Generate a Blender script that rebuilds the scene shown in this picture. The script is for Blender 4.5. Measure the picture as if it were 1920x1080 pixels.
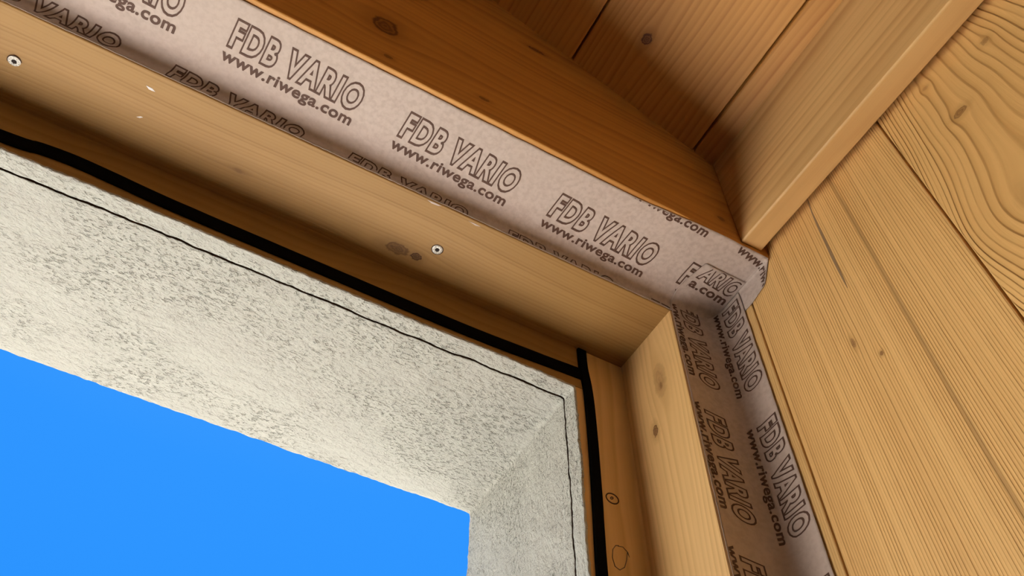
import bpy, bmesh, math, random
from mathutils import Vector, Matrix, noise
random.seed(4)
for o in list(bpy.data.objects): bpy.data.objects.remove(o)
SC = bpy.context.scene
COL = SC.collection

# ---------------------------------------------------------------- camera
S = 1.35                     # metres per layout unit
EYE = 1.5                    # height of the camera above the floor
RX = (0.87539317, -0.48338899, 0.00467724)
RY = (0.38710791, 0.69517217, -0.60570877)
RZ = (0.28954146, 0.53204392, 0.79567267)
F_PX = 1600.1254
cam_d = bpy.data.cameras.new('camera'); cam = bpy.data.objects.new('camera', cam_d); COL.objects.link(cam)
m = Matrix(((RX[0], -RY[0], -RZ[0]), (RX[1], -RY[1], -RZ[1]), (RX[2], -RY[2], -RZ[2]))).to_4x4()
m.translation = (0, 0, EYE)
cam.matrix_world = m
cam_d.sensor_width = 36; cam_d.lens = 36*F_PX/1920; cam_d.clip_start = 0.02; cam_d.clip_end = 200
SC.camera = cam
vs = SC.view_settings
SC.display_settings.display_device = 'sRGB'
vs.view_transform = 'Standard'; vs.look = 'None'; vs.gamma = 1; vs.exposure = 0.0; vs.use_curve_mapping = False

# ---------------------------------------------------------------- sky and sun
W = bpy.data.worlds.new('sky'); SC.world = W; W.use_nodes = True
nt = W.node_tree; nt.nodes.clear()
tc = nt.nodes.new('ShaderNodeTexCoord'); sp = nt.nodes.new('ShaderNodeSeparateXYZ'); nt.links.new(tc.outputs['Generated'], sp.inputs[0])
rp = nt.nodes.new('ShaderNodeValToRGB'); nt.links.new(sp.outputs['Z'], rp.inputs[0])
bg = nt.nodes.new('ShaderNodeBackground'); ow = nt.nodes.new('ShaderNodeOutputWorld')
HAZE = 2.5
bg.inputs['Strength'].default_value = HAZE
e = rp.color_ramp.elements
e[0].position = 0.0; e[0].color = (1.0, 0.95, 0.86, 1)
e[1].position = 0.85; e[1].color = (0.07/HAZE, 0.36/HAZE, 1.0/HAZE, 1)
for p_, c_ in ((0.12, (0.90, 0.88, 0.80, 1)), (0.26, (0.30, 0.36, 0.42, 1)), (0.45, (0.024/HAZE, 0.295/HAZE, 1.0/HAZE, 1)), (0.62, (0.030/HAZE, 0.305/HAZE, 1.0/HAZE, 1))):
    k = e.new(p_); k.color = c_
nt.links.new(rp.outputs[0], bg.inputs[0]); nt.links.new(bg.outputs[0], ow.inputs[0])

sun_d = bpy.data.lights.new('sun', 'SUN'); sun_d.energy = 26.5; sun_d.angle = 0.009; sun_d.color = (1.0, 0.955, 0.89)
sun = bpy.data.objects.new('sun', sun_d); COL.objects.link(sun)
sun.rotation_euler = Vector((-0.50, 0.02, -0.85)).to_track_quat('-Z', 'Y').to_euler()

# ---------------------------------------------------------------- layout (units; world = S * unit, height from the eye)
Z0, Y0, Y1, ZD, XD, ZB, XB, Y3, X0, Y2, YC = .620, .366, .4484, .5640, .3092, .641, .4232, .2838, .3665, .6597, .4655
ZF = -EYE/S                                  # floor
XL, YBACK = -3.0, -2.6                       # far left wall, back wall
CM = -0.50625                                # roof pitch
def ceil_z(x): return .798 + CM*(x-.3691)
def P(x, y, z): return Vector((S*x, S*y, S*z+EYE))

def at(px, py, axis, val):
    """point seen at a pixel on the plane (axis = val), layout units"""
    a, b = px-960, py-540
    d = Vector([RX[i]*a + RY[i]*b + RZ[i]*F_PX for i in range(3)])
    return d*(val/d[axis])

# ---------------------------------------------------------------- object helpers
def link(name, bm, mat, parent=None, smooth=False):
    me = bpy.data.meshes.new(name)
    bmesh.ops.recalc_face_normals(bm, faces=bm.faces)
    bm.to_mesh(me); bm.free()
    for mt in (mat if isinstance(mat, (list, tuple)) else [mat]): me.materials.append(mt)
    if smooth:
        for p in me.polygons: p.use_smooth = True
    o = bpy.data.objects.new(name, me); COL.objects.link(o)
    if parent: o.parent = parent
    return o
def recentre(o, c):
    """put the origin at world point c"""
    o.data.transform(Matrix.Translation(-Vector(c))); o.location = c
def tag(o, label=None, cat=None, group=None, kind=None):
    if label: o['label'] = label
    if cat: o['category'] = cat
    if group: o['group'] = group
    if kind: o['kind'] = kind
    return o
def box(bm, a, b, bev=0.0, seg=2, mi=0):
    x0, y0, z0 = a; x1, y1, z1 = b
    vs_ = [bm.verts.new(P(x, y, z)) for x in (x0, x1) for y in (y0, y1) for z in (z0, z1)]
    fs = [bm.faces.new([vs_[i] for i in q]) for q in ((0,1,3,2),(4,6,7,5),(0,4,5,1),(2,3,7,6),(0,2,6,4),(1,5,7,3))]
    for f_ in fs: f_.material_index = mi
    if bev:
        es = list({e_ for f_ in fs for e_ in f_.edges})
        bmesh.ops.bevel(bm, geom=es, offset=bev*S, segments=seg, profile=.5, affect='EDGES')
def prism(bm, pts, axis, a, b, bev=0.0, seg=2):
    """polygon pts in the two other axes (in order), extruded along axis a..b"""
    def mk(p, t):
        q = list(p); q.insert(axis, t); return bm.verts.new(P(*q))
    A = [mk(p, a) for p in pts]; B = [mk(p, b) for p in pts]
    n = len(pts); fs = [bm.faces.new(A), bm.faces.new(B[::-1])]
    for i in range(n): fs.append(bm.faces.new((A[i], A[(i+1)%n], B[(i+1)%n], B[i])))
    if bev:
        bmesh.ops.recalc_face_normals(bm, faces=fs)
        bmesh.ops.bevel(bm, geom=list({e_ for f_ in fs for e_ in f_.edges}), offset=bev*S, segments=seg, profile=.5, affect='EDGES')

# ---------------------------------------------------------------- node helpers
class G:
    def __init__(s, name):
        s.m = bpy.data.materials.new(name); s.m.use_nodes = True; s.t = s.m.node_tree; s.t.nodes.clear()
        s.out = s.t.nodes.new('ShaderNodeOutputMaterial'); s.b = s.t.nodes.new('ShaderNodeBsdfPrincipled')
        s.t.links.new(s.b.outputs[0], s.out.inputs[0])
    def n(s, kind, **kw):
        nd = s.t.nodes.new(kind)
        for k, v in kw.items(): setattr(nd, k, v)
        return nd
    def put(s, sock, v):
        if isinstance(v, bpy.types.NodeSocket): s.t.links.new(v, sock)
        elif v is not None: sock.default_value = v
    def math(s, op, a, b=None, c=None, clamp=False):
        nd = s.n('ShaderNodeMath', operation=op, use_clamp=clamp)
        s.put(nd.inputs[0], a); s.put(nd.inputs[1], b)
        if c is not None: s.put(nd.inputs[2], c)
        return nd.outputs[0]
    def add(s, a, b): return s.math('ADD', a, b)
    def sub(s, a, b): return s.math('SUBTRACT', a, b)
    def mul(s, a, b): return s.math('MULTIPLY', a, b)
    def div(s, a, b): return s.math('DIVIDE', a, b)
    def comb(s, x, y, z):
        nd = s.n('ShaderNodeCombineXYZ'); s.put(nd.inputs[0], x); s.put(nd.inputs[1], y); s.put(nd.inputs[2], z); return nd.outputs[0]
    def noise(s, vec, scale, detail=3, rough=.5, dist=0, col=False):
        nd = s.n('ShaderNodeTexNoise'); s.put(nd.inputs['Vector'], vec); nd.inputs['Scale'].default_value = scale
        nd.inputs['Detail'].default_value = detail; nd.inputs['Roughness'].default_value = rough; nd.inputs['Distortion'].default_value = dist
        return nd.outputs['Color' if col else 'Fac']
    def smooth(s, v, a, b, lo=0., hi=1.):
        nd = s.n('ShaderNodeMapRange', interpolation_type='SMOOTHSTEP'); s.put(nd.inputs[0], v)
        nd.inputs[1].default_value = a; nd.inputs[2].default_value = b; nd.inputs[3].default_value = lo; nd.inputs[4].default_value = hi
        return nd.outputs[0]
    def mix(s, f, a, b, mode='MIX'):
        nd = s.n('ShaderNodeMix', data_type='RGBA', blend_type=mode); s.put(nd.inputs[0], f)
        s.put(nd.inputs[6], a if isinstance(a, bpy.types.NodeSocket) else (*a, 1)); s.put(nd.inputs[7], b if isinstance(b, bpy.types.NodeSocket) else (*b, 1))
        return nd.outputs[2]
    def bump(s, h, strength, dist, prev=None):
        nd = s.n('ShaderNodeBump'); nd.inputs['Strength'].default_value = strength; nd.inputs['Distance'].default_value = dist
        s.put(nd.inputs['Height'], h)
        if prev is not None: s.put(nd.inputs['Normal'], prev)
        return nd.outputs[0]
    def pos(s):
        g = s.n('ShaderNodeNewGeometry'); sp_ = s.n('ShaderNodeSeparateXYZ'); s.t.links.new(g.outputs['Position'], sp_.inputs[0]); return sp_.outputs
    def done(s, col, rough=.6, normal=None, spec=.3):
        s.put(s.b.inputs['Base Color'], col if isinstance(col, bpy.types.NodeSocket) else (*col, 1)); s.put(s.b.inputs['Roughness'], rough)
        s.b.inputs['Specular IOR Level'].default_value = spec
        if normal is not None: s.put(s.b.inputs['Normal'], normal)
        return s.m

def wood(name, grain, across, light, dark, ringw=.006, ring_amt=1.0, wob=.01, seed=0, knots=(), relief=.0004, rough=.45, spec=.35,
         joints=(), boards=None, band=0.5, regions=(), ringmod=.5, through=None):
    """softwood sawn board. grain/across: world axis indices. knots: (grain pos, across pos, half length, half width, darkness).
    joints: dark lamination lines at across positions. boards: (start, width) gives each board its own tone and figure."""
    g = G(name); p = g.pos()
    gx, gy = p[grain], p[across]
    gz = p[({0, 1, 2}-{grain, across}).pop()]
    if boards is not None:
        idn = g.math('FLOOR', g.div(g.sub(gy, boards[0]), boards[1]))
        off = g.mul(idn, 7.31)
    else: idn = None; off = float(seed)*3.7
    # flow of the grain around the knots
    y = gy; kmask = None; khalo = None
    for (kx, ky, hl, hw, dk) in knots:
        dx = g.sub(gx, kx); d = g.sub(y, ky)
        k2 = g.add(g.mul(g.math('MULTIPLY', dx, dx), (hw/hl)**2*.35), g.math('MULTIPLY', d, d))
        R2 = (hw*1.55)**2
        y = g.add(g.mul(d, g.sub(1.0, g.div(R2, g.add(k2, R2)))), ky)
        ex = g.div(dx, hl); ey = g.div(g.sub(gy, ky), hw)
        q = g.math('SQRT', g.add(g.math('MULTIPLY', ex, ex), g.math('MULTIPLY', ey, ey)))
        q = g.add(q, g.mul(g.sub(g.noise(g.comb(gx, gy, gz), 1.1/hw, 3), .5), 1.1))
        core = g.mul(g.smooth(q, .55, 1.15, 1, 0), dk)
        rim = g.mul(g.math('MULTIPLY', g.smooth(q, .6, .9), g.smooth(q, .95, 1.3, 1, 0)), min(1, dk*dk*1.1))
        rings = g.math('SINE', g.mul(q, 16))
        mk = g.math('MAXIMUM', g.mul(core, g.add(g.mul(rings, .13), .80)), rim)
        kmask = mk if kmask is None else g.math('MAXIMUM', kmask, mk)
        hal = g.mul(g.smooth(q, 1.0, 3.2, 1, 0), dk*.45)
        khalo = hal if khalo is None else g.math('MAXIMUM', khalo, hal)
    v = g.comb(g.mul(gx, .9), g.mul(g.add(y, off), 4.0), g.mul(g.add(gz, off), 4.0))
    wv = g.mul(g.sub(g.noise(v, 1.3, 2, .45), .5), wob*2)
    wv2 = g.mul(g.sub(g.noise(g.comb(g.mul(gx, 4), g.mul(g.add(y, off), 14), g.add(gz, off)), 1.0, 2, .5), .5), wob*.35)
    yy = g.add(g.add(g.add(y, wv), wv2), g.mul(gz, .3))
    # slow change of ring width across the board
    ph = g.div(yy, ringw)
    ph = g.add(ph, g.mul(g.noise(g.comb(off, g.mul(yy, 1.0), 0.0), 9.0, 1, .4), 9*ringmod))
    fr = g.math('FRACT', ph)
    ring = g.math('MULTIPLY', g.math('POWER', fr, 1.6), g.smooth(fr, .72, 1.0, 1.25, 0))
    vary = g.noise(g.comb(0.0, g.mul(g.math('FLOOR', ph), .37), off), 3.1, 1)
    ring = g.math('MULTIPLY', ring, g.smooth(vary, .3, .7, .25, 1.25))
    fib = g.noise(g.comb(g.mul(gx, 5), g.mul(g.add(y, off), 420), g.mul(gz, 420)), 1.0, 3, .6)
    fib2 = g.noise(g.comb(g.mul(gx, 1.2), g.mul(g.add(yy, off), 60), g.mul(gz, 60)), 1.0, 2, .5)
    blot = g.noise(g.comb(g.mul(gx, 1.5), g.mul(g.add(y, off), 6), gz), 2.0, 3, .5)
    f = g.mul(ring, .75*ring_amt)
    f = g.add(f, g.mul(g.sub(fib, .5), .28))
    f = g.add(f, g.mul(g.sub(fib2, .5), .35))
    f = g.add(f, g.mul(g.sub(blot, .5), band))
    if idn is not None:
        wn = g.n('ShaderNodeTexWhiteNoise', noise_dimensions='1D'); g.put(wn.inputs['W'], idn)
        f = g.add(f, g.mul(g.sub(wn.outputs['Value'], .5), .3))
    f = g.math('ADD', f, .12, clamp=True)
    col = g.mix(f, light, dark)
    if khalo is not None: col = g.mix(khalo, col, tuple(c*.75 for c in dark))
    if kmask is not None: col = g.mix(g.math('MINIMUM', kmask, .95), col, (dark[0]*.28, dark[1]*.20, dark[2]*.18))
    hgt = g.sub(g.mul(ring, -1.0), g.mul(fib, .25))
    for j, w_, dk in joints:
        jj = g.smooth(g.math('ABSOLUTE', g.sub(g.add(gy, g.mul(g.sub(g.noise(g.comb(gx, 0., 0.), 6, 2), .5), .004)), j)), w_*.3, w_, dk, 0)
        col = g.mix(jj, col, tuple(c*.45 for c in dark)); hgt = g.sub(hgt, g.mul(jj, 1.5))
    nb = g.bump(hgt, 1.0, relief)
    return g.done(col, g.add(g.mul(fib, .15), rough-.07), nb, spec)

def M3(p): return (S*p[0], S*p[1], S*p[2]+EYE)
def kn(px, py, axis, val, ga, aa, hl, hw, dk=.8):
    w_ = M3(at(px, py, axis, val)); return (w_[ga], w_[aa], hl, hw, dk)

PINE_L, PINE_D = (.66, .40, .185), (.40, .185, .058)
ORG_L, ORG_D = (.66, .33, .085), (.38, .145, .026)
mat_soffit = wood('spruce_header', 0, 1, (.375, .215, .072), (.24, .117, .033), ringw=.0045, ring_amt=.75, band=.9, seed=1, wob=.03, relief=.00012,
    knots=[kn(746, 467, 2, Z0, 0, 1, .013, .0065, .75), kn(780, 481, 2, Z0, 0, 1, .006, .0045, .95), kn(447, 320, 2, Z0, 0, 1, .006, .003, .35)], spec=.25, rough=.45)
mat_jamb = wood('spruce_jamb', 2, 1, (.80, .52, .23), (.52, .28, .095), ringw=.0065, ring_amt=.75, seed=2, wob=.022, relief=.00018,
    knots=[kn(1237, 712, 0, X0, 2, 1, .024, .0105, .42), kn(1239, 722, 0, X0, 2, 1, .005, .002, .8), kn(1229, 808, 0, X0, 2, 1, .0075, .0038, .95)], rough=.42)
mat_lintel = wood('larch_lintel', 0, 2, ORG_L, ORG_D, ringw=.016, ring_amt=.75, seed=3, wob=.05, relief=.0001,
    knots=[kn(722, 48, 1, Y3, 0, 2, .014, .017, .95), kn(1006, 95, 1, Y3, 0, 2, .012, .004, .95), kn(908, 186, 1, Y3, 0, 2, .006, .003, .8), kn(728, 106, 1, Y3, 0, 2, .005, .003, .8), kn(1352, 410, 1, Y3, 0, 2, .005, .004, .7)], rough=.5, band=.6)
mat_beam = wood('spruce_plate', 1, 2, (.72, .45, .19), (.42, .20, .06), ringw=.014, ring_amt=.8, seed=4, wob=.02, relief=.0001, rough=.4, band=1.3)
mat_ceil = wood('larch_ceiling', 1, 0, ORG_L, ORG_D, ringw=.0070, ring_amt=.85, wob=.02, relief=.00025, boards=(S*.2253-5*S*.1438, S*.1438),
    knots=[(S*.220, S*.274, .007, .0055, .95)], rough=.5)
mat_plank = wood('spruce_wall_planks', 2, 1, (.84, .52, .205), (.52, .26, .075), ringw=.0030, ring_amt=.95, seed=6, wob=.008, relief=.0005,
    knots=[kn(1600, 643, 0, XB, 2, 1, .006, .002, .7), kn(1653, 662, 0, XB, 2, 1, .0025, .0018, .9)], joints=[(S*.1975, .0035, .5)], rough=.5, band=.35)
mat_plank2 = wood('spruce_wavy_planks', 2, 1, (.84, .51, .195), (.50, .25, .07), ringw=.0058, ring_amt=.8, seed=9, wob=.045, relief=.0012,
    knots=[kn(1800, 210, 0, XB, 2, 1, .0045, .0065, .75), kn(1846, 77, 0, XB, 2, 1, .004, .004, .6), kn(1735, 165, 0, XB, 2, 1, .003, .004, .35), kn(1960, 335, 0, XB, 2, 1, .022, .036, .18)], rough=.5, band=.35)
mat_post = wood('spruce_post', 2, 1, (.82, .53, .22), (.52, .28, .09), ringw=.003, ring_amt=.8, seed=8, wob=.02, relief=.0003, rough=.5)
mat_floor = wood('oak_floor', 1, 0, (.13, .085, .05), (.08, .05, .03), ringw=.01, wob=.03, boards=(-6, .14), relief=.0002)

def mat_stucco():
    g = G('stucco'); p = g.pos(); v = g.comb(p[0], g.mul(p[1], 1.5), p[2])
    vs2 = g.comb(g.mul(p[0], .75), g.mul(p[1], 1.3), g.mul(p[2], .9))
    n1 = g.noise(vs2, 240, 3, .6); n2 = g.noise(vs2, 130, 4, .65, .3); n3 = g.noise(v, 9, 3, .5)
    pits = g.math('MULTIPLY', g.smooth(n1, .54, .68), g.smooth(n3, .38, .62, .10, .8))
    vo = g.n('ShaderNodeTexVoronoi', feature='SMOOTH_F1'); g.put(vo.inputs['Vector'], v); vo.inputs['Scale'].default_value = 330; vo.inputs['Randomness'].default_value = 1
    h = g.add(g.mul(n2, 1.4), g.mul(pits, -1.0)); h = g.add(h, g.mul(vo.outputs['Distance'], .35))
    nb = g.bump(h, 1.0, .0022)
    c = g.mix(g.mul(g.smooth(n2, .35, .7), .35), (.51, .50, .465), (.445, .435, .395)); c = g.mix(g.mul(pits, .25), c, (.30, .27, .22))
    return g.done(c, .9, nb, .15)
mat_plaster = mat_stucco()
def mat_tape_f():
    g = G('tape_fleece'); p = g.pos(); v = g.comb(p[0], p[1], p[2])
    n1 = g.noise(v, 700, 2, .6); n2 = g.noise(v, 28, 3, .55, .8); n3 = g.noise(v, 5, 2); n4 = g.noise(v, 170, 2, .5)
    c = g.mix(g.smooth(n4, .35, .7), (.56, .46, .415), (.48, .385, .34)); c = g.mix(g.mul(g.smooth(n3, .4, .7), .4), c, (.52, .415, .36))
    c = g.mix(g.smooth(n1, .66, .76, 0, .35), c, (.66, .57, .52))
    h = g.add(g.add(g.mul(n2, 1.6), g.mul(n4, .22)), g.mul(n1, .06))
    return g.done(c, .55, g.bump(h, .5, .0013), .3)
mat_tape = mat_tape_f()
g = G('tape_ink'); mat_ink = g.done((.10, .050, .035), .6)
g = G('foam_seal'); p = g.pos(); mat_foam = g.done((.004, .0035, .0032), .95, g.bump(g.noise(g.comb(*p), 900, 2), .4, .0004), .05)
g = G('zinc'); p = g.pos(); mat_zinc = g.done(g.mix(g.noise(g.comb(*p), 500, 2), (.82, .80, .74), (.62, .60, .55)), .42, None, .5); g.b.inputs['Metallic'].default_value = .35
g = G('screw_recess'); mat_recess = g.done((.02, .012, .01), .7)
g = G('crack_dirt'); mat_dirt = g.done((.07, .038, .024), .9)
g = G('pencil_lead'); mat_pencil = g.done((.11, .085, .07), .5)
g = G('paving'); p = g.pos(); mat_pave = g.done(g.mix(g.noise(g.comb(*p), 3, 4), (.76, .73, .68), (.68, .65, .60)), .9)
g = G('lawn'); p = g.pos(); mat_lawn = g.done(g.mix(g.noise(g.comb(*p), 6, 4), (.055, .075, .03), (.035, .05, .02)), .9)
g = G('bounce_white'); mat_whitewall = g.done((.86, .82, .76), .9)  # white for the added light-bouncing wall outside
g = G('split_wood'); mat_split = g.done((.30, .185, .095), .8)
g = G('left_board'); mat_leftboard = g.done((.16, .10, .05), .7)
g = G('stamped_metal'); mat_mark = g.done((.42, .40, .36), .5)
g = G('white_glue'); mat_glue = g.done((.72, .68, .68), .4)
g = G('outer_render'); mat_outer = g.done((.6, .57, .5), .9)
g = G('inner_board'); mat_inner = g.done((.80, .74, .66), .7)

# ================================================================ SETTING
def struct(name, bm, mat, **k):
    return tag(link(name, bm, mat, **k), kind='structure')
bm = bmesh.new(); box(bm, (XL-.1, YBACK-.1, ZF-.1), (XB+.2, Y2, ZF)); struct('floor', bm, mat_floor)
bm = bmesh.new(); box(bm, (-9, Y2+.001, ZF-.12), (6, 1.95, ZF-.02)); struct('terrace', bm, mat_pave)
bm = bmesh.new(); box(bm, (-40, 1.951, ZF-.14), (40, 60, ZF-.04)); struct('lawn', bm, mat_lawn)
bm = bmesh.new(); box(bm, (-3.3, Y2+.05, ZF-.03), (-3.15, 2.4, .0), .01); struct('bounce_wall', bm, mat_whitewall)  # added wall, out of view, bounces sunlight sideways into the opening
# exterior wall around the opening
bm = bmesh.new()
XO = -2.3                                    # left end of the opening
box(bm, (XL-.1, .51, ZD+.012), (XB+.25, Y2-.006, 1.25)); box(bm, (XD+.014, .51, ZF), (XB+.25, Y2-.006, ZD+.012)); box(bm, (XL-.1, Y0, ZF), (XO, Y2, ZD+.012))
struct('wall_front', bm, mat_outer)
# right wall: plank cladding, each board edge eased, shadow joints between
bm = bmesh.new(); bm2 = bmesh.new()
GROOVE = .3191
edges = [GROOVE, .1371]
while edges[-1] > YBACK: edges.append(edges[-1]-.182)
for i in range(len(edges)-1):
    a, b = edges[i+1]+.0007, edges[i]-.0007
    box(bm if i == 0 or i % 3 == 0 else bm2, (XB, a, ZF), (XB+.03, b, .9), .0010, 2)
wr = struct('wall_right', bm, mat_plank)
w2 = link('wavy_grain_plank', bm2, mat_plank2, wr); 
bm = bmesh.new(); box(bm, (XB+.012, YBACK, ZF), (XB+.05, GROOVE, .9)); link('backing', bm, mat_dirt, wr)
bm = bmesh.new(); box(bm, (XL-.1, YBACK, ZF), (XL, Y0, 2.6)); struct('wall_left', bm, mat_leftboard)
bm = bmesh.new(); box(bm, (XL-.1, YBACK-.1, ZF), (XB+.1, YBACK, 2.6)); struct('wall_back', bm, mat_inner)
# sloping board ceiling
bm = bmesh.new()
k = -20
while True:
    xa = .2253 + .1438*k; xb = xa+.1438; k += 1
    if xa > XB+.06: break
    if xb < XL-.1: continue
    g_ = .0012
    prism(bm, [(xa+g_, ceil_z(xa+g_)), (xb-g_, ceil_z(xb-g_)), (xb-g_, ceil_z(xb-g_)+.02), (xa+g_, ceil_z(xa+g_)+.02)], 1, YBACK, Y3+.003, .0009, 1)
    # prism() inserts y between x and z
ceiling = struct('ceiling', bm, mat_ceil)
bm = bmesh.new()
prism(bm, [(XL-.1, ceil_z(XL-.1)+.012), (XB+.1, ceil_z(XB+.1)+.012), (XB+.1, ceil_z(XB+.1)+.06), (XL-.1, ceil_z(XL-.1)+.06)], 1, YBACK-.1, Y2-.02)
struct('roof', bm, mat_dirt)
bm = bmesh.new()
prism(bm, [(XL, .9), (.2, .9), (XL, ceil_z(XL)+.012)], 1, Y3+.19, Y2-.01); struct('gable', bm, mat_outer)

# ---- plaster reveal (soffit and jamb skin with the hairline joint)
def nz(v): return noise.noise(v)
def reveal():
    bm = bmesh.new()
    TH = .010
    # rows across the depth (y), finer at the joint
    YE = Y1-.0002
    ys = [YE]
    step = .0013
    y = YE
    while y < YC-.0022: y += step; ys.append(y)
    ys[-1] = YC-.0022
    ys += [YC-.0010, YC-.0007, YC+.0007, YC+.0010, YC+.0022]
    y = YC+.0022
    while y < Y2-.006: y += step*1.15; ys.append(y)
    ys[-1] = Y2-.005
    def prof(y):      # (dy, depth into the wall)
        return y, 0.0
    rows = [(yy, 0.0, 'f') for yy in ys]
    # rounded outer arris and outer face
    for a in (15, 30, 45, 60, 75, 90):
        t = math.radians(a); rows.append((Y2-.005+.005*math.sin(t), .005*(1-math.cos(t)), 'f'))
    rows.append((Y2, .03, 'f')); rows.append((Y2, .25, 'f'))
    front = [(YE+.0004, .0024, 'e'), (YE, .0016, 'e'), (YE, .0008, 'e')]
    rows = front+rows
    # path: along soffit from left to the corner then down the jamb; s = path length, (pos, inward normal)
    stp = .0015
    path = []
    x = -.62
    path.append(('s', XO)); path.append(('s', -.9))
    while x < XD-.003: path.append(('s', x)); x += stp
    path.append(('c', 0))
    z = ZD-.003
    while z > .26: path.append(('j', z)); z -= stp
    path.append(('j', -.2)); path.append(('j', ZF))
    grid = []
    for kind, t in path:
        col = []
        for (yy, d, fl) in rows:
            if kind == 's': b = Vector((t, yy, ZD)); nrm = Vector((0, 0, 1)); w_ = t
            elif kind == 'j': b = Vector((XD, yy, t)); nrm = Vector((1, 0, 0)); w_ = 5+t
            else: b = Vector((XD-.0008, yy, ZD-.0008)); nrm = Vector((1, 0, 1)); w_ = 9
            p_ = b + nrm*d
            if kind == 'c' and d > 0: p_ = b+Vector((d, 0, d))
            # hairline joint wanders
            q = Vector((w_*30, 0, 1.3)); wav = (nz(q)*.0010 + nz(q*4.1)*.0006)
            near = max(0, 1-abs(yy-YC)/.012)
            cw = .55+.75*(.5+nz(Vector((w_*14, 3, 2))))
            if abs(yy-YC) < .0008:
                p_ += nrm*.004
                p_.y = YC+(yy-YC)*cw
            p_.y += wav*near if fl == 'f' and d == 0 else 0
            # trowelled relief
            v = Vector((b.x, b.y*1.3, b.z))
            h = nz(v*45)*.0010 + nz(v*140)*.00055 + nz(v*300)*.00045 + nz(v*9)*.0016
            dc = (XD-t) if kind == 's' else ((ZD-t) if kind == 'j' else 0)
            h *= min(1, .15+max(0, dc-.003)/.010)
            h -= .0006*max(0, nz(v*12+Vector((3, 1, 2))))
            p_ += nrm.normalized()*h*(1 if d < .02 else 0)
            if fl == 'e' or yy == YE:   # ragged edge against the wood
                p_.y -= abs(nz(Vector((w_*120, d*900, 4))))*.0010
                if yy <= YE+.0003: p_ += nrm.normalized()*(nz(Vector((w_*160, 1, 7)))*.0009 + nz(Vector((w_*35, 1, 7)))*.0010)
            if yy > Y2-.006: p_.y += nz(Vector((w_*90, d*200, 4)))*.0006 if d < .02 else 0
            col.append(bm.verts.new(P(*p_)))
        grid.append(col)
    ic = [i for i, r in enumerate(rows) if abs(r[0]-YC) < .0008]
    for i in range(len(grid)-1):
        for j in range(len(rows)-1):
            f_ = bm.faces.new((grid[i][j], grid[i+1][j], grid[i+1][j+1], grid[i][j+1]))
            if j in ic or j+1 in ic: f_.material_index = 1
            f_.smooth = True
    return struct('trim_1', bm, [mat_plaster, mat_dirt])
reveal()

# ================================================================ TIMBERS
# lintel beam: dark face towards the room, underside carries the wide half of the tape
bm = bmesh.new(); prism(bm, [(Y3, ZB), (.505, ZB), (.505, .93), (Y3, .93)], 0, XL, .4300, .0012, 2)
lint = link('lintel_beam', bm, mat_lintel)
tag(lint, 'large dark orange-brown lintel beam with an oval knot, running above the taped corner below the board ceiling', 'beam')
# upper gable board above the lintel, behind the ceiling line
bm = bmesh.new()
prism(bm, [(XL, .9302), (.1150, .9302), (.02, .98), (XL, ceil_z(XL)+.01)], 1, Y3+.0006, Y3+.03); struct('trim_2', bm, mat_lintel)
# wall plate on the right
bm = bmesh.new()
prism(bm, [(.3915, .6460), (.3930, .6450), (.4145, .6462), (.4222, .6585), (.4222, .785), (.3915, .806)], 1, YBACK, Y3-.0004, .0009, 2)
pl = link('wall_plate_beam', bm, mat_beam)
tag(pl, 'lighter wooden beam along the top of the plank wall, lit on its lower edge', 'beam')
# corner post behind the tape on the right
bm = bmesh.new(); prism(bm, [(XB, GROOVE+.0008), (XB+.03, GROOVE+.0008), (XB+.03, .505), (XB, .505)], 2, ZF, ZB-.0006, .0009, 2)
post = link('corner_post', bm, mat_post)
tag(post, 'narrow pale wooden post strip between the brown tape and the plank wall', 'post')
# window sub-frame: header board and jamb board, rebated
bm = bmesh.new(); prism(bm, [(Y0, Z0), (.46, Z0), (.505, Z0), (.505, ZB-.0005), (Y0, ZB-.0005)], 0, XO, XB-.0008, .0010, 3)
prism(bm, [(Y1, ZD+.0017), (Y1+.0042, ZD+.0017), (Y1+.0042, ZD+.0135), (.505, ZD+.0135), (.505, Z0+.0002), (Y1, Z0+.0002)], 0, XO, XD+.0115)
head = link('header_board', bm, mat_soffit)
tag(head, 'long horizontal header board of pale spruce above the opening, with two screws', 'window frame')
bm = bmesh.new(); prism(bm, [(X0, Y0), (XB-.0008, Y0), (XB-.0008, .505), (XD+.0135, .505), (XD+.0135, Y1+.0042), (XD+.0017, Y1+.0042), (XD+.0017, Y1), (X0, Y1)], 2, ZF, ZD+.0010)
prism(bm, [(X0, Y0), (XB-.0008, Y0), (XB-.0008, .505), (XD+.0118, .505), (XD+.0118, Y1), (X0, Y1)], 2, ZD+.0010, Z0-.0002)
jamb = link('jamb_board', bm, mat_jamb)
tag(jamb, 'vertical jamb board of pale spruce with one large round knot, below the end of the header board', 'window frame')
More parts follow.
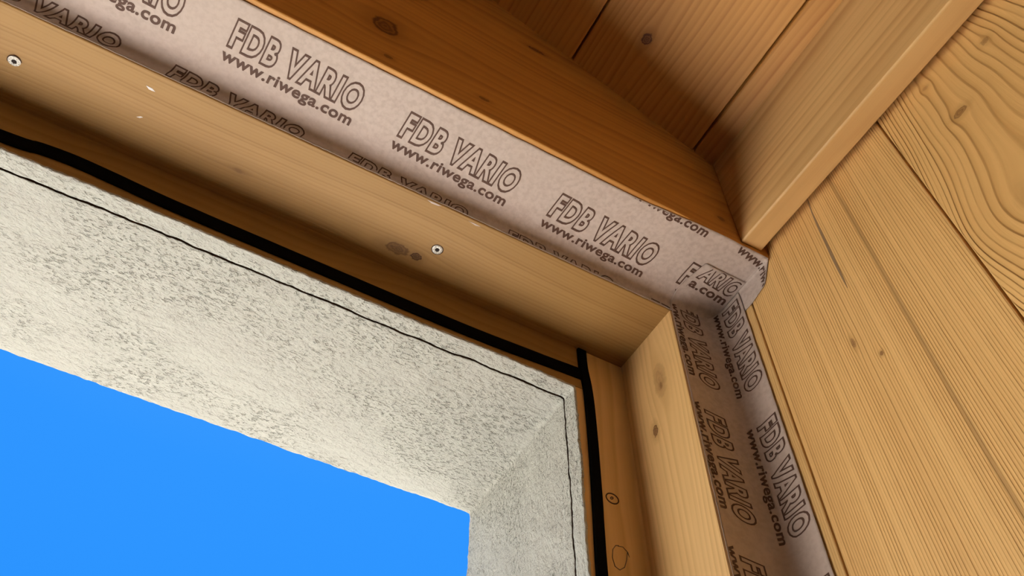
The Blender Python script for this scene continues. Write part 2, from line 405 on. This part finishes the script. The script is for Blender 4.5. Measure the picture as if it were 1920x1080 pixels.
# rebate part of the jamb reaching up beneath the header rebate
# foam seals on the rebate
def ribbon(name, pts, w, thick, parent=None):
    """flat strip on the rebate plane following centre points (x, z)"""
    bm = bmesh.new(); rows = []
    # resample
    fine = []
    for i in range(len(pts)-1):
        n_ = max(2, int((Vector(pts[i+1])-Vector(pts[i])).length/.006))
        for k_ in range(n_): 
            t = k_/n_; p0 = Vector(pts[max(i-1, 0)]); p1 = Vector(pts[i]); p2 = Vector(pts[i+1]); p3 = Vector(pts[min(i+2, len(pts)-1)])
            fine.append(.5*((2*p1)+(-p0+p2)*t+(2*p0-5*p1+4*p2-p3)*t*t+(-p0+3*p1-3*p2+p3)*t*t*t))
    fine.append(Vector(pts[-1]))
    for i, c in enumerate(fine):
        d = (fine[min(i+1, len(fine)-1)]-fine[max(i-1, 0)]).normalized(); n_ = Vector((-d.y, d.x))
        ww = w*.5*(1+.03*nz(Vector((i*.3, w, 2))))
        prof = [(-ww, 0), (-ww, thick*.7), (-ww*.86, thick), (ww*.86, thick), (ww, thick*.7), (ww, 0)]
        rows.append([bm.verts.new(P(c.x+n_.x*a, Y1-b-.0001, c.y+n_.y*a)) for a, b in prof])
    for i in range(len(rows)-1):
        for j in range(6): bm.faces.new((rows[i][j], rows[i+1][j], rows[i+1][(j+1) % 6], rows[i][(j+1) % 6]))
    bm.faces.new(rows[0]); bm.faces.new(rows[-1][::-1])
    return link(name, bm, mat_foam, parent)
def c1(px, py): v = at(px, py, 1, Y1); return (v.x, v.z)
hp = [(-.60, .5690), (-.35, .5700)] + [c1(*q) for q in ((0, 256), (75, 280), (140, 304), (220, 340), (330, 390), (600, 505), (860, 615), (1000, 669.5), (1092, 704))]
t1 = ribbon('sealing_strip', hp, .0138, .0022)
tag(t1, 'black foam sealing strip running sideways above the plaster edge', 'seal', 'black foam seals')
vp_ = [c1(*q) for q in ((1089, 659), (1092, 690), (1101, 735), (1108, 800), (1117, 920), (1127, 1079))]+[(.3200, .25), (.3200, -.2)]
t2 = ribbon('sealing_strip', vp_, .0098, .0030)
tag(t2, 'black foam sealing strip running down beside the right plaster edge', 'seal', 'black foam seals')

# ================================================================ SCREWS
def make_screw(px, py, label, tilt):
    c = at(px, py, 2, Z0); cw = P(*c)
    root = bpy.data.objects.new('screw', None); COL.objects.link(root); root.location = cw
    root.empty_display_size = .01
    bm = bmesh.new(); R_ = .0066
    prof = [(.0022, .0018), (.0025, -.0006), (.0032, -.0010), (.0052, -.0009), (.0063, -.0004), (R_, .0006)]
    N = 40; rings = []
    for r_, z_ in prof: rings.append([bm.verts.new((r_*math.cos(2*math.pi*i/N), r_*math.sin(2*math.pi*i/N), z_ - (.0002 if (i % 5 == 0 and .003 < r_ < .006) else 0))) for i in range(N)])
    for a, b in zip(rings, rings[1:]):
        for i in range(N): bm.faces.new((a[i], a[(i+1) % N], b[(i+1) % N], b[i]))
    h = link('screw_head', bm, mat_zinc, root)
    bm = bmesh.new()                       # star recess
    vs_ = [bm.verts.new(((.0023+.0004*math.cos(6*t_))*math.cos(t_), (.0023+.0004*math.cos(6*t_))*math.sin(t_), -.00105)) for t_ in [2*math.pi*i/36 for i in range(36)]]
    f_ = bm.faces.new(vs_); r2 = bmesh.ops.extrude_face_region(bm, geom=[f_]); 
    for v in r2['geom']:
        if isinstance(v, bmesh.types.BMVert): v.co.z += .0022
    tag(link('drive_recess', bm, mat_recess, root), 'dark star-shaped recess')
    bm = bmesh.new()                       # embossed ticks round the head
    for k_ in range(10):
        a = 2*math.pi*k_/10+.2; c_ = Vector((math.cos(a)*.0047, math.sin(a)*.0047, -.00108)); t_ = Vector((-math.sin(a), math.cos(a), 0)); r_ = Vector((math.cos(a), math.sin(a), 0))
        q = [c_+t_*.00045+r_*.0006, c_-t_*.00045+r_*.0006, c_-t_*.00045-r_*.0006, c_+t_*.00045-r_*.0006]
        lo = [bm.verts.new(v) for v in q]; up = [bm.verts.new(v+Vector((0, 0, .0004))) for v in q]
        bm.faces.new(lo); bm.faces.new(up[::-1])
        for i in range(4): bm.faces.new((lo[i], lo[(i+1) % 4], up[(i+1) % 4], up[i]))
    g_ = link('stamped_mark', bm, mat_mark, root); g_['kind'] = 'stuff'
    bm = bmesh.new()                       # crushed dark rim of the countersink
    a = [bm.verts.new((.0064*math.cos(2*math.pi*i/N), .0064*math.sin(2*math.pi*i/N), -.00015)) for i in range(N)]
    b = [bm.verts.new(((.0074+.0004*nz(Vector((i*.7, px, 0))))*math.cos(2*math.pi*i/N), (.0074+.0004*nz(Vector((i*.7, px, 0))))*math.sin(2*math.pi*i/N), -.00012)) for i in range(N)]
    for i in range(N): bm.faces.new((a[i], a[(i+1) % N], b[(i+1) % N], b[i]))
    r3 = bmesh.ops.extrude_face_region(bm, geom=list(bm.faces))
    for v in r3['geom']:
        if isinstance(v, bmesh.types.BMVert): v.co.z += .0006
    tag(link('countersink_rim', bm, mat_dirt, root), 'dark ring of crushed wood')
    root.rotation_euler = (tilt[0], tilt[1], .6)
    tag(root, label, 'screw', 'screws in the header board')
make_screw(820, 468, 'bright screw head beside two small knots in the header board', (0, 0))
make_screw(27, 115, 'dull screw head far left in the header board, slightly tilted', (.10, -.14))

# ================================================================ PRINTED TAPE
RH, RJ = .014, .018                           # fold radii: header tape, jamb tape
def tape_h(u, v, off=0.0, r=RH):
    """u along the beam, v from the fold: up the soffit towards the room (+) or down the board front (-); continues onto the side wall"""
    ra, rb = r*2.4, r                    # the tape bridges the fold in a wide curve
    if v >= ra: y, z = Y0-v, ZB-off
    elif v <= -rb: y, z = Y0-off, ZB+v
    else:
        t = (v+rb)/(ra+rb)*math.pi/2
        y, z = Y0-ra+(ra-off)*math.cos(t), ZB-rb+(rb-off)*math.sin(t)
    x = u; r2 = .004
    if u > XB-r2 and v > .01:                 # turn down onto the wall
        if u >= XB+r2: return Vector((XB-off, y, z-(u-XB)))
        t = (u-(XB-r2))/(2*r2)*math.pi/2; q = r2-off
        return Vector((XB-r2+q*math.sin(t), y, z-r2+off+q*math.cos(t)))
    return Vector((x, y, z))
def tape_j(u, v, off=0.0, r=RJ):
    """u downwards from the soffit, v from the fold: onto the side wall towards the room (+) or across the board front (-)"""
    if v >= r: x, y = XB-off, Y0-v
    elif v <= -r: x, y = XB+v, Y0-off
    else:
        t = (v+r)/(2*r)*math.pi/2; q = r-off
        x, y = XB-r+q*math.sin(t), Y0-r+q*math.cos(t)
    return Vector((x, y, ZB-u))
def wr(u, v, s):                              # wrinkles
    w_ = nz(Vector((u*14+s, v*22, s)))*.0005 + nz(Vector((u*45, v*60, s+3)))*.00022
    return .0006+abs(w_)
def wrinkle(u, v, s):
    return wr(u, v, s)
def sheet(name, fn, us, vlo, vhi, nv, mat, s, parent=None, edge=.0005, lift=None):
    """thin solid sheet over the fold map"""
    bm = bmesh.new(); th = .0003; top = []; bot = []
    for u in us:
        a = vlo(u) if callable(vlo) else vlo; b = vhi(u) if callable(vhi) else vhi
        a += nz(Vector((u*240, 1, s)))*edge; b += nz(Vector((u*60, 5, s)))*edge*.5
        rt = []; rb = []
        for j in range(nv+1):
            v = a+(b-a)*j/nv
            o_ = wrinkle(u, v, s)
            if lift: o_ += lift(u, v)
            rt.append(bm.verts.new(P(*fn(u, v, o_+th)))); rb.append(bm.verts.new(P(*fn(u, v, o_))))
        top.append(rt); bot.append(rb)
    n_ = len(us)
    for i in range(n_-1):
        for j in range(nv):
            bm.faces.new((top[i][j], top[i+1][j], top[i+1][j+1], top[i][j+1])); bm.faces.new((bot[i][j], bot[i][j+1], bot[i+1][j+1], bot[i+1][j]))
        bm.faces.new((top[i][0], bot[i][0], bot[i+1][0], top[i+1][0])); bm.faces.new((top[i][nv], top[i+1][nv], bot[i+1][nv], bot[i][nv]))
    for j in range(nv):
        bm.faces.new((top[0][j], top[0][j+1], bot[0][j+1], bot[0][j])); bm.faces.new((top[-1][j], bot[-1][j], bot[-1][j+1], top[-1][j+1]))
    return link(name, bm, mat, parent, smooth=True)
def lin(a, b, st):
    n_ = max(2, int((b-a)/st)); return [a+(b-a)*i/n_ for i in range(n_+1)]

# lettering -------------------------------------------------------------
_cache = {}
def text_mesh(txt, outline):
    """verts (x along, y up, h) normalised: width 0..1, cap height 0..1"""
    key = (txt, outline)
    if key in _cache: return _cache[key]
    cu = bpy.data.curves.new('t', 'FONT'); cu.body = txt; cu.resolution_u = 4; cu.size = 1
    if outline:
        cu.fill_mode = 'NONE'; cu.bevel_depth = .033; cu.bevel_resolution = 1; cu.offset = .055; cu.space_character = 1.22
    else: cu.offset = .028; cu.extrude = .01; cu.space_character = 1.07
    ob = bpy.data.objects.new('t', cu); COL.objects.link(ob); bpy.context.view_layer.update()
    me = bpy.data.meshes.new_from_object(ob.evaluated_get(bpy.context.evaluated_depsgraph_get()))
    bm = bmesh.new(); bm.from_mesh(me)
    bpy.data.objects.remove(ob); bpy.data.curves.remove(cu); bpy.data.meshes.remove(me)
    for _ in range(3):
        le = [e_ for e_ in bm.edges if e_.calc_length() > .16]
        if le: bmesh.ops.subdivide_edges(bm, edges=le, cuts=1)
    bmesh.ops.triangulate(bm, faces=[f_ for f_ in bm.faces if len(f_.verts) > 4])
    xs = [v.co.x for v in bm.verts]; x0, x1 = min(xs), max(xs)
    CAP = .73
    vv = [((v.co.x-x0)/(x1-x0), v.co.y/CAP, v.co.z) for v in bm.verts]; ff = [[v.index for v in f_.verts] for f_ in bm.faces]
    bm.verts.index_update(); ff = [[v.index for v in f_.verts] for f_ in bm.faces]; bm.free()
    _cache[key] = (vv, ff); return vv, ff
def lettering(parent, fn, txt, outline, u0, v0, length, height, tilt, s, slant=0.0, clip=None, lift=None, label=None, extra=.0003):
    """baseline starts at (u0, v0); clip(u, v) False drops the vertex's faces"""
    vv, ff = text_mesh(txt, outline)
    bm = bmesh.new(); vs_ = []; ok = []
    ca, sa = math.cos(tilt), math.sin(tilt)
    for x, y, h in vv:
        a = x*length+y*height*slant; b = y*height
        u = u0+a*ca-b*sa; v = v0+a*sa+b*ca
        o_ = wrinkle(u, v, s)+extra+.0002+max(-1, min(1, h/.033))*.00015
        if lift: o_ += lift(u, v)
        vs_.append(bm.verts.new(P(*fn(u, v, o_)))); ok.append(clip(u, v) if clip else True)
    for f_ in ff:
        if all(ok[i] for i in f_):
            try: bm.faces.new([vs_[i] for i in f_])
            except ValueError: pass
    bmesh.ops.delete(bm, geom=[v for v in bm.verts if not v.link_faces], context='VERTS')
    if not bm.verts: bm.free(); return None
    return link('printed_lettering', bm, mat_ink, parent)

L1, L2 = 'FDB VARIO', 'www.riwega.com'
# header tape
def hv_lo(u): return -(ZB-Z0)+.0006
def hv_hi(u):
    t = max(0, min(1, (u-.27)/.10)); return Y0-.2886+.0050*t*t*(3-2*t)
ht = sheet('sealing_tape', tape_h, [-1.2, -.9]+lin(-.62, .4192, .0035)+[.4198, .4205, .4215, .423], hv_lo, hv_hi, 44, mat_tape, 2.0, edge=.0007)
tag(ht, 'long brownish pink printed tape running sideways along the fold between lintel and header board', 'tape', 'printed sealing tapes')
def fh(u):
    d = u-XB
    if d < .012: return .0818-.0070*max(0, d)/.012
    if d < .023: return .0748-.006*(d-.012)/.011
    return .0688-.022*(d-.023)/.006
sheet('wall_flap', tape_h, lin(XB-.006, XB+.0285, .0012), .018, fh, 30, mat_tape, 2.0, ht, edge=.0001)
HT = -.042                                       # the print runs slightly off parallel
def clipH(u, v): return -(ZB-Z0)+.0010 < v < hv_hi(u)-.0004 and u < XB+.02
def clipF(u, v): return v < fh(u)-.0006 and v > .02
def fx(u, v): return clipH(u, v) if u < XB-.004 else clipF(u, v)
for k_ in range(-3, 4):
    u0 = .0722+.1475*k_
    if k_ < 2:
        yb = .3330+.042*(u0-.0722); lettering(ht, tape_h, L1, True, u0, Y0-yb, .110, .0228, HT, 2.0, .02)
        lettering(ht, tape_h, L2, False, u0-.0015, Y0-yb-.0135, .111, .0098, HT, 2.0, .02)
    if k_ == 2:
        yb = .3330+.042*(u0-.0722); lettering(ht, tape_h, L1, True, u0-.0045, Y0-yb+.0015, .110, .0228, HT, 2.0, .02, clip=lambda u, v: u < .3745)
        lettering(ht, tape_h, L2, False, u0-.0015, Y0-yb-.0135, .111, .0098, HT, 2.0, .02, clip=lambda u, v: u < .37)
    # lower row on the board front, cut along the timber edge
    u1 = .0425+.1500*k_
    zb = .6150-.045*(u1-.0425)
    if u1 < .36: lettering(ht, tape_h, L1, True, u1, zb-ZB+.0015, .111, .0205, -.045, 2.0, .10, clip=lambda u, v: clipH(u, v) and u < .372)
# row above, showing only where the tape was trimmed obliquely
lettering(ht, tape_h, L2, False, .2500, Y0-.2880, .107, .0098, HT*1.1, 2.0, .02, clip=fx)
lettering(ht, tape_h, L2, False, .3905, Y0-.2915, .100, .0098, -.17, 2.0, .02, clip=fx)

# jamb tape
jt = sheet('sealing_tape', tape_j, lin(.0012, .42, .0035)+[.6, .9, 1.5], -(XB-X0)+.0008, Y0-.3278, 44, mat_tape, 11.0, edge=.0006, lift=lambda u, v: .0010)
tag(jt, 'brownish pink printed tape running down the fold between jamb board and plank wall', 'tape', 'printed sealing tapes')
jl = lambda u, v: .0010
for k_ in range(0, 3):
    u0 = .0075+.148*k_
    lettering(jt, tape_j, L1, True, u0, .0125, .110, .0215, .0, 11.0, .0, lift=jl)
    lettering(jt, tape_j, L2, False, u0-.001, -.0020, .112, .0100, 0, 11.0, .0, lift=jl)
    u1 = .0050+.140*k_
    lettering(jt, tape_j, L1, True, u1, -.0440, .108, .0185, .04, 11.0, .12, lift=jl)
    lettering(jt, tape_j, L2, False, u1-.006, -.0575+.0018, .108, .0090, .03, 11.0, .0, lift=jl, clip=lambda u, v: v > -.0555)

# corner patch: short piece of the same tape pressed into the corner
def pv_hi(u):
    return .0505 if u > .3745 else .013+.0375*max(0, u-.3672)/.0073
def p_lift(u, v):
    e_ = max(0, 1-min(abs(v-pv_hi(u)), abs(u-.367))/.006)
    return .0006+.0004*e_+.0010*math.exp(-((u-.386)/.010)**2-((v-.046)/.006)**2)
ct = sheet('sealing_tape', lambda u, v, o_: tape_h(min(u, XB-.0009), v, o_, .0135), lin(.3672, XB-.001, .0014), -.012, pv_hi, 30, mat_tape, 21.0, edge=.0004, lift=p_lift)
tag(ct, 'small patch of printed tape pressed into the corner where the two long tapes meet', 'tape', 'printed sealing tapes')
fp = lambda u, v, o_: tape_h(u, v, o_, .0135)
cp = lambda u, v: u < XB-.004 and v < pv_hi(u)-.0008 and v > 0
lettering(ct, fp, 'ARIO', True, .3760, .0345, .0440, .0165, -.10, 21.0, .1, clip=cp, lift=p_lift)
lettering(ct, fp, 'a.com', False, .3745, .0225, .0430, .0098, -.08, 21.0, .05, clip=cp, lift=p_lift)

# ================================================================ MARKS
def loop_mark(name, parent, pts, w, axis_y, mat, closed=False):
    bm = bmesh.new(); L = []; 
    n_ = len(pts)
    for i, (x, z) in enumerate(pts):
        a = Vector(pts[(i-1) % n_ if closed else max(i-1, 0)]); b = Vector(pts[(i+1) % n_ if closed else min(i+1, n_-1)])
        d = (b-a).normalized(); q = Vector((-d.y, d.x))*w
        L.append([bm.verts.new(P(x+s_*q.x, axis_y+o_, z+s_*q.y)) for s_, o_ in ((-1, -.0002), (1, -.0002), (1, .0002), (-1, .0002))])
    for i in range(n_ if closed else n_-1):
        for j in range(4): bm.faces.new((L[i][j], L[(i+1) % n_][j], L[(i+1) % n_][(j+1) % 4], L[i][(j+1) % 4]))
    return link(name, bm, mat, parent)
pc = [(1158, 1024), (1168, 1026), (1177, 1036), (1180, 1045), (1176, 1036), (1175, 1050), (1171, 1064), (1162, 1069), (1153, 1062), (1148, 1045), (1149, 1030), (1154, 1023), (1160, 1023)]
loop_mark('pencil_mark', jamb, [c1(*q) for q in pc], .00028, Y1-.0001, mat_pencil)
kc = [(1148+11.5*math.cos(t)*1.0+2*math.sin(t), 935+9.5*math.sin(t)+3*math.cos(t)) for t in [2*math.pi*i/24 for i in range(24)]]
loop_mark('knot_ring', jamb, [c1(*q) for q in kc], .00055, Y1-.0001, mat_dirt, True)
kd = [(1147+2.5*math.cos(t), 934+2*math.sin(t)) for t in [2*math.pi*i/8 for i in range(8)]]
loop_mark('knot_ring', jamb, [c1(*q) for q in kd], .0004, Y1-.0001, mat_dirt, True)
def smear(pxs, mat, parent, name='glue_spot'):
    bm = bmesh.new(); a = [P(*at(x, y, 2, Z0)) for x, y in pxs]
    up = [bm.verts.new(v) for v in a]; lo = [bm.verts.new(v-Vector((0, 0, .0003))) for v in a]
    bm.faces.new(up); bm.faces.new(lo[::-1])
    for i in range(len(a)): bm.faces.new((up[i], up[(i+1) % len(a)], lo[(i+1) % len(a)], lo[i]))
    return link(name, bm, mat, parent)
smear([(274, 160), (280, 163), (286, 166), (291, 172), (285, 170), (279, 167)], mat_glue, head)
smear([(256, 219), (264, 218), (268, 220), (262, 221)], mat_glue, head)
for pxs in ([(801, 374), (815, 380), (828, 386), (822, 386), (809, 381)], [(878, 414), (890, 419), (902, 425), (892, 423)]):
    smear(pxs, mat_tape, head, 'paper_scrap')
# long drying check in the wall plank
def check():
    bm = bmesh.new(); c = [(1513, 372, .3), (1522, 398, .9), (1534, 425, 1.3), (1547, 452, 1.7), (1560, 480, 2.0), (1572, 505, 1.7), (1583, 528, 1.0), (1589, 540, .2)]
    A = []; 
    for x, y, w_ in c:
        a = at(x-w_*1.3, y+w_*.6, 0, XB-.0002); b = at(x+w_*1.3, y-w_*.6, 0, XB-.0002); A.append([bm.verts.new(P(*a)), bm.verts.new(P(*b)), bm.verts.new(P(b.x+.001, b.y, b.z)), bm.verts.new(P(a.x+.001, a.y, a.z))])
    for i in range(len(A)-1):
        for j in range(4): bm.faces.new((A[i][j], A[i+1][j], A[i+1][(j+1) % 4], A[i][(j+1) % 4]))
    return link('drying_crack', bm, mat_split, wall_right)
wall_right = bpy.data.objects['wall_right']
check()
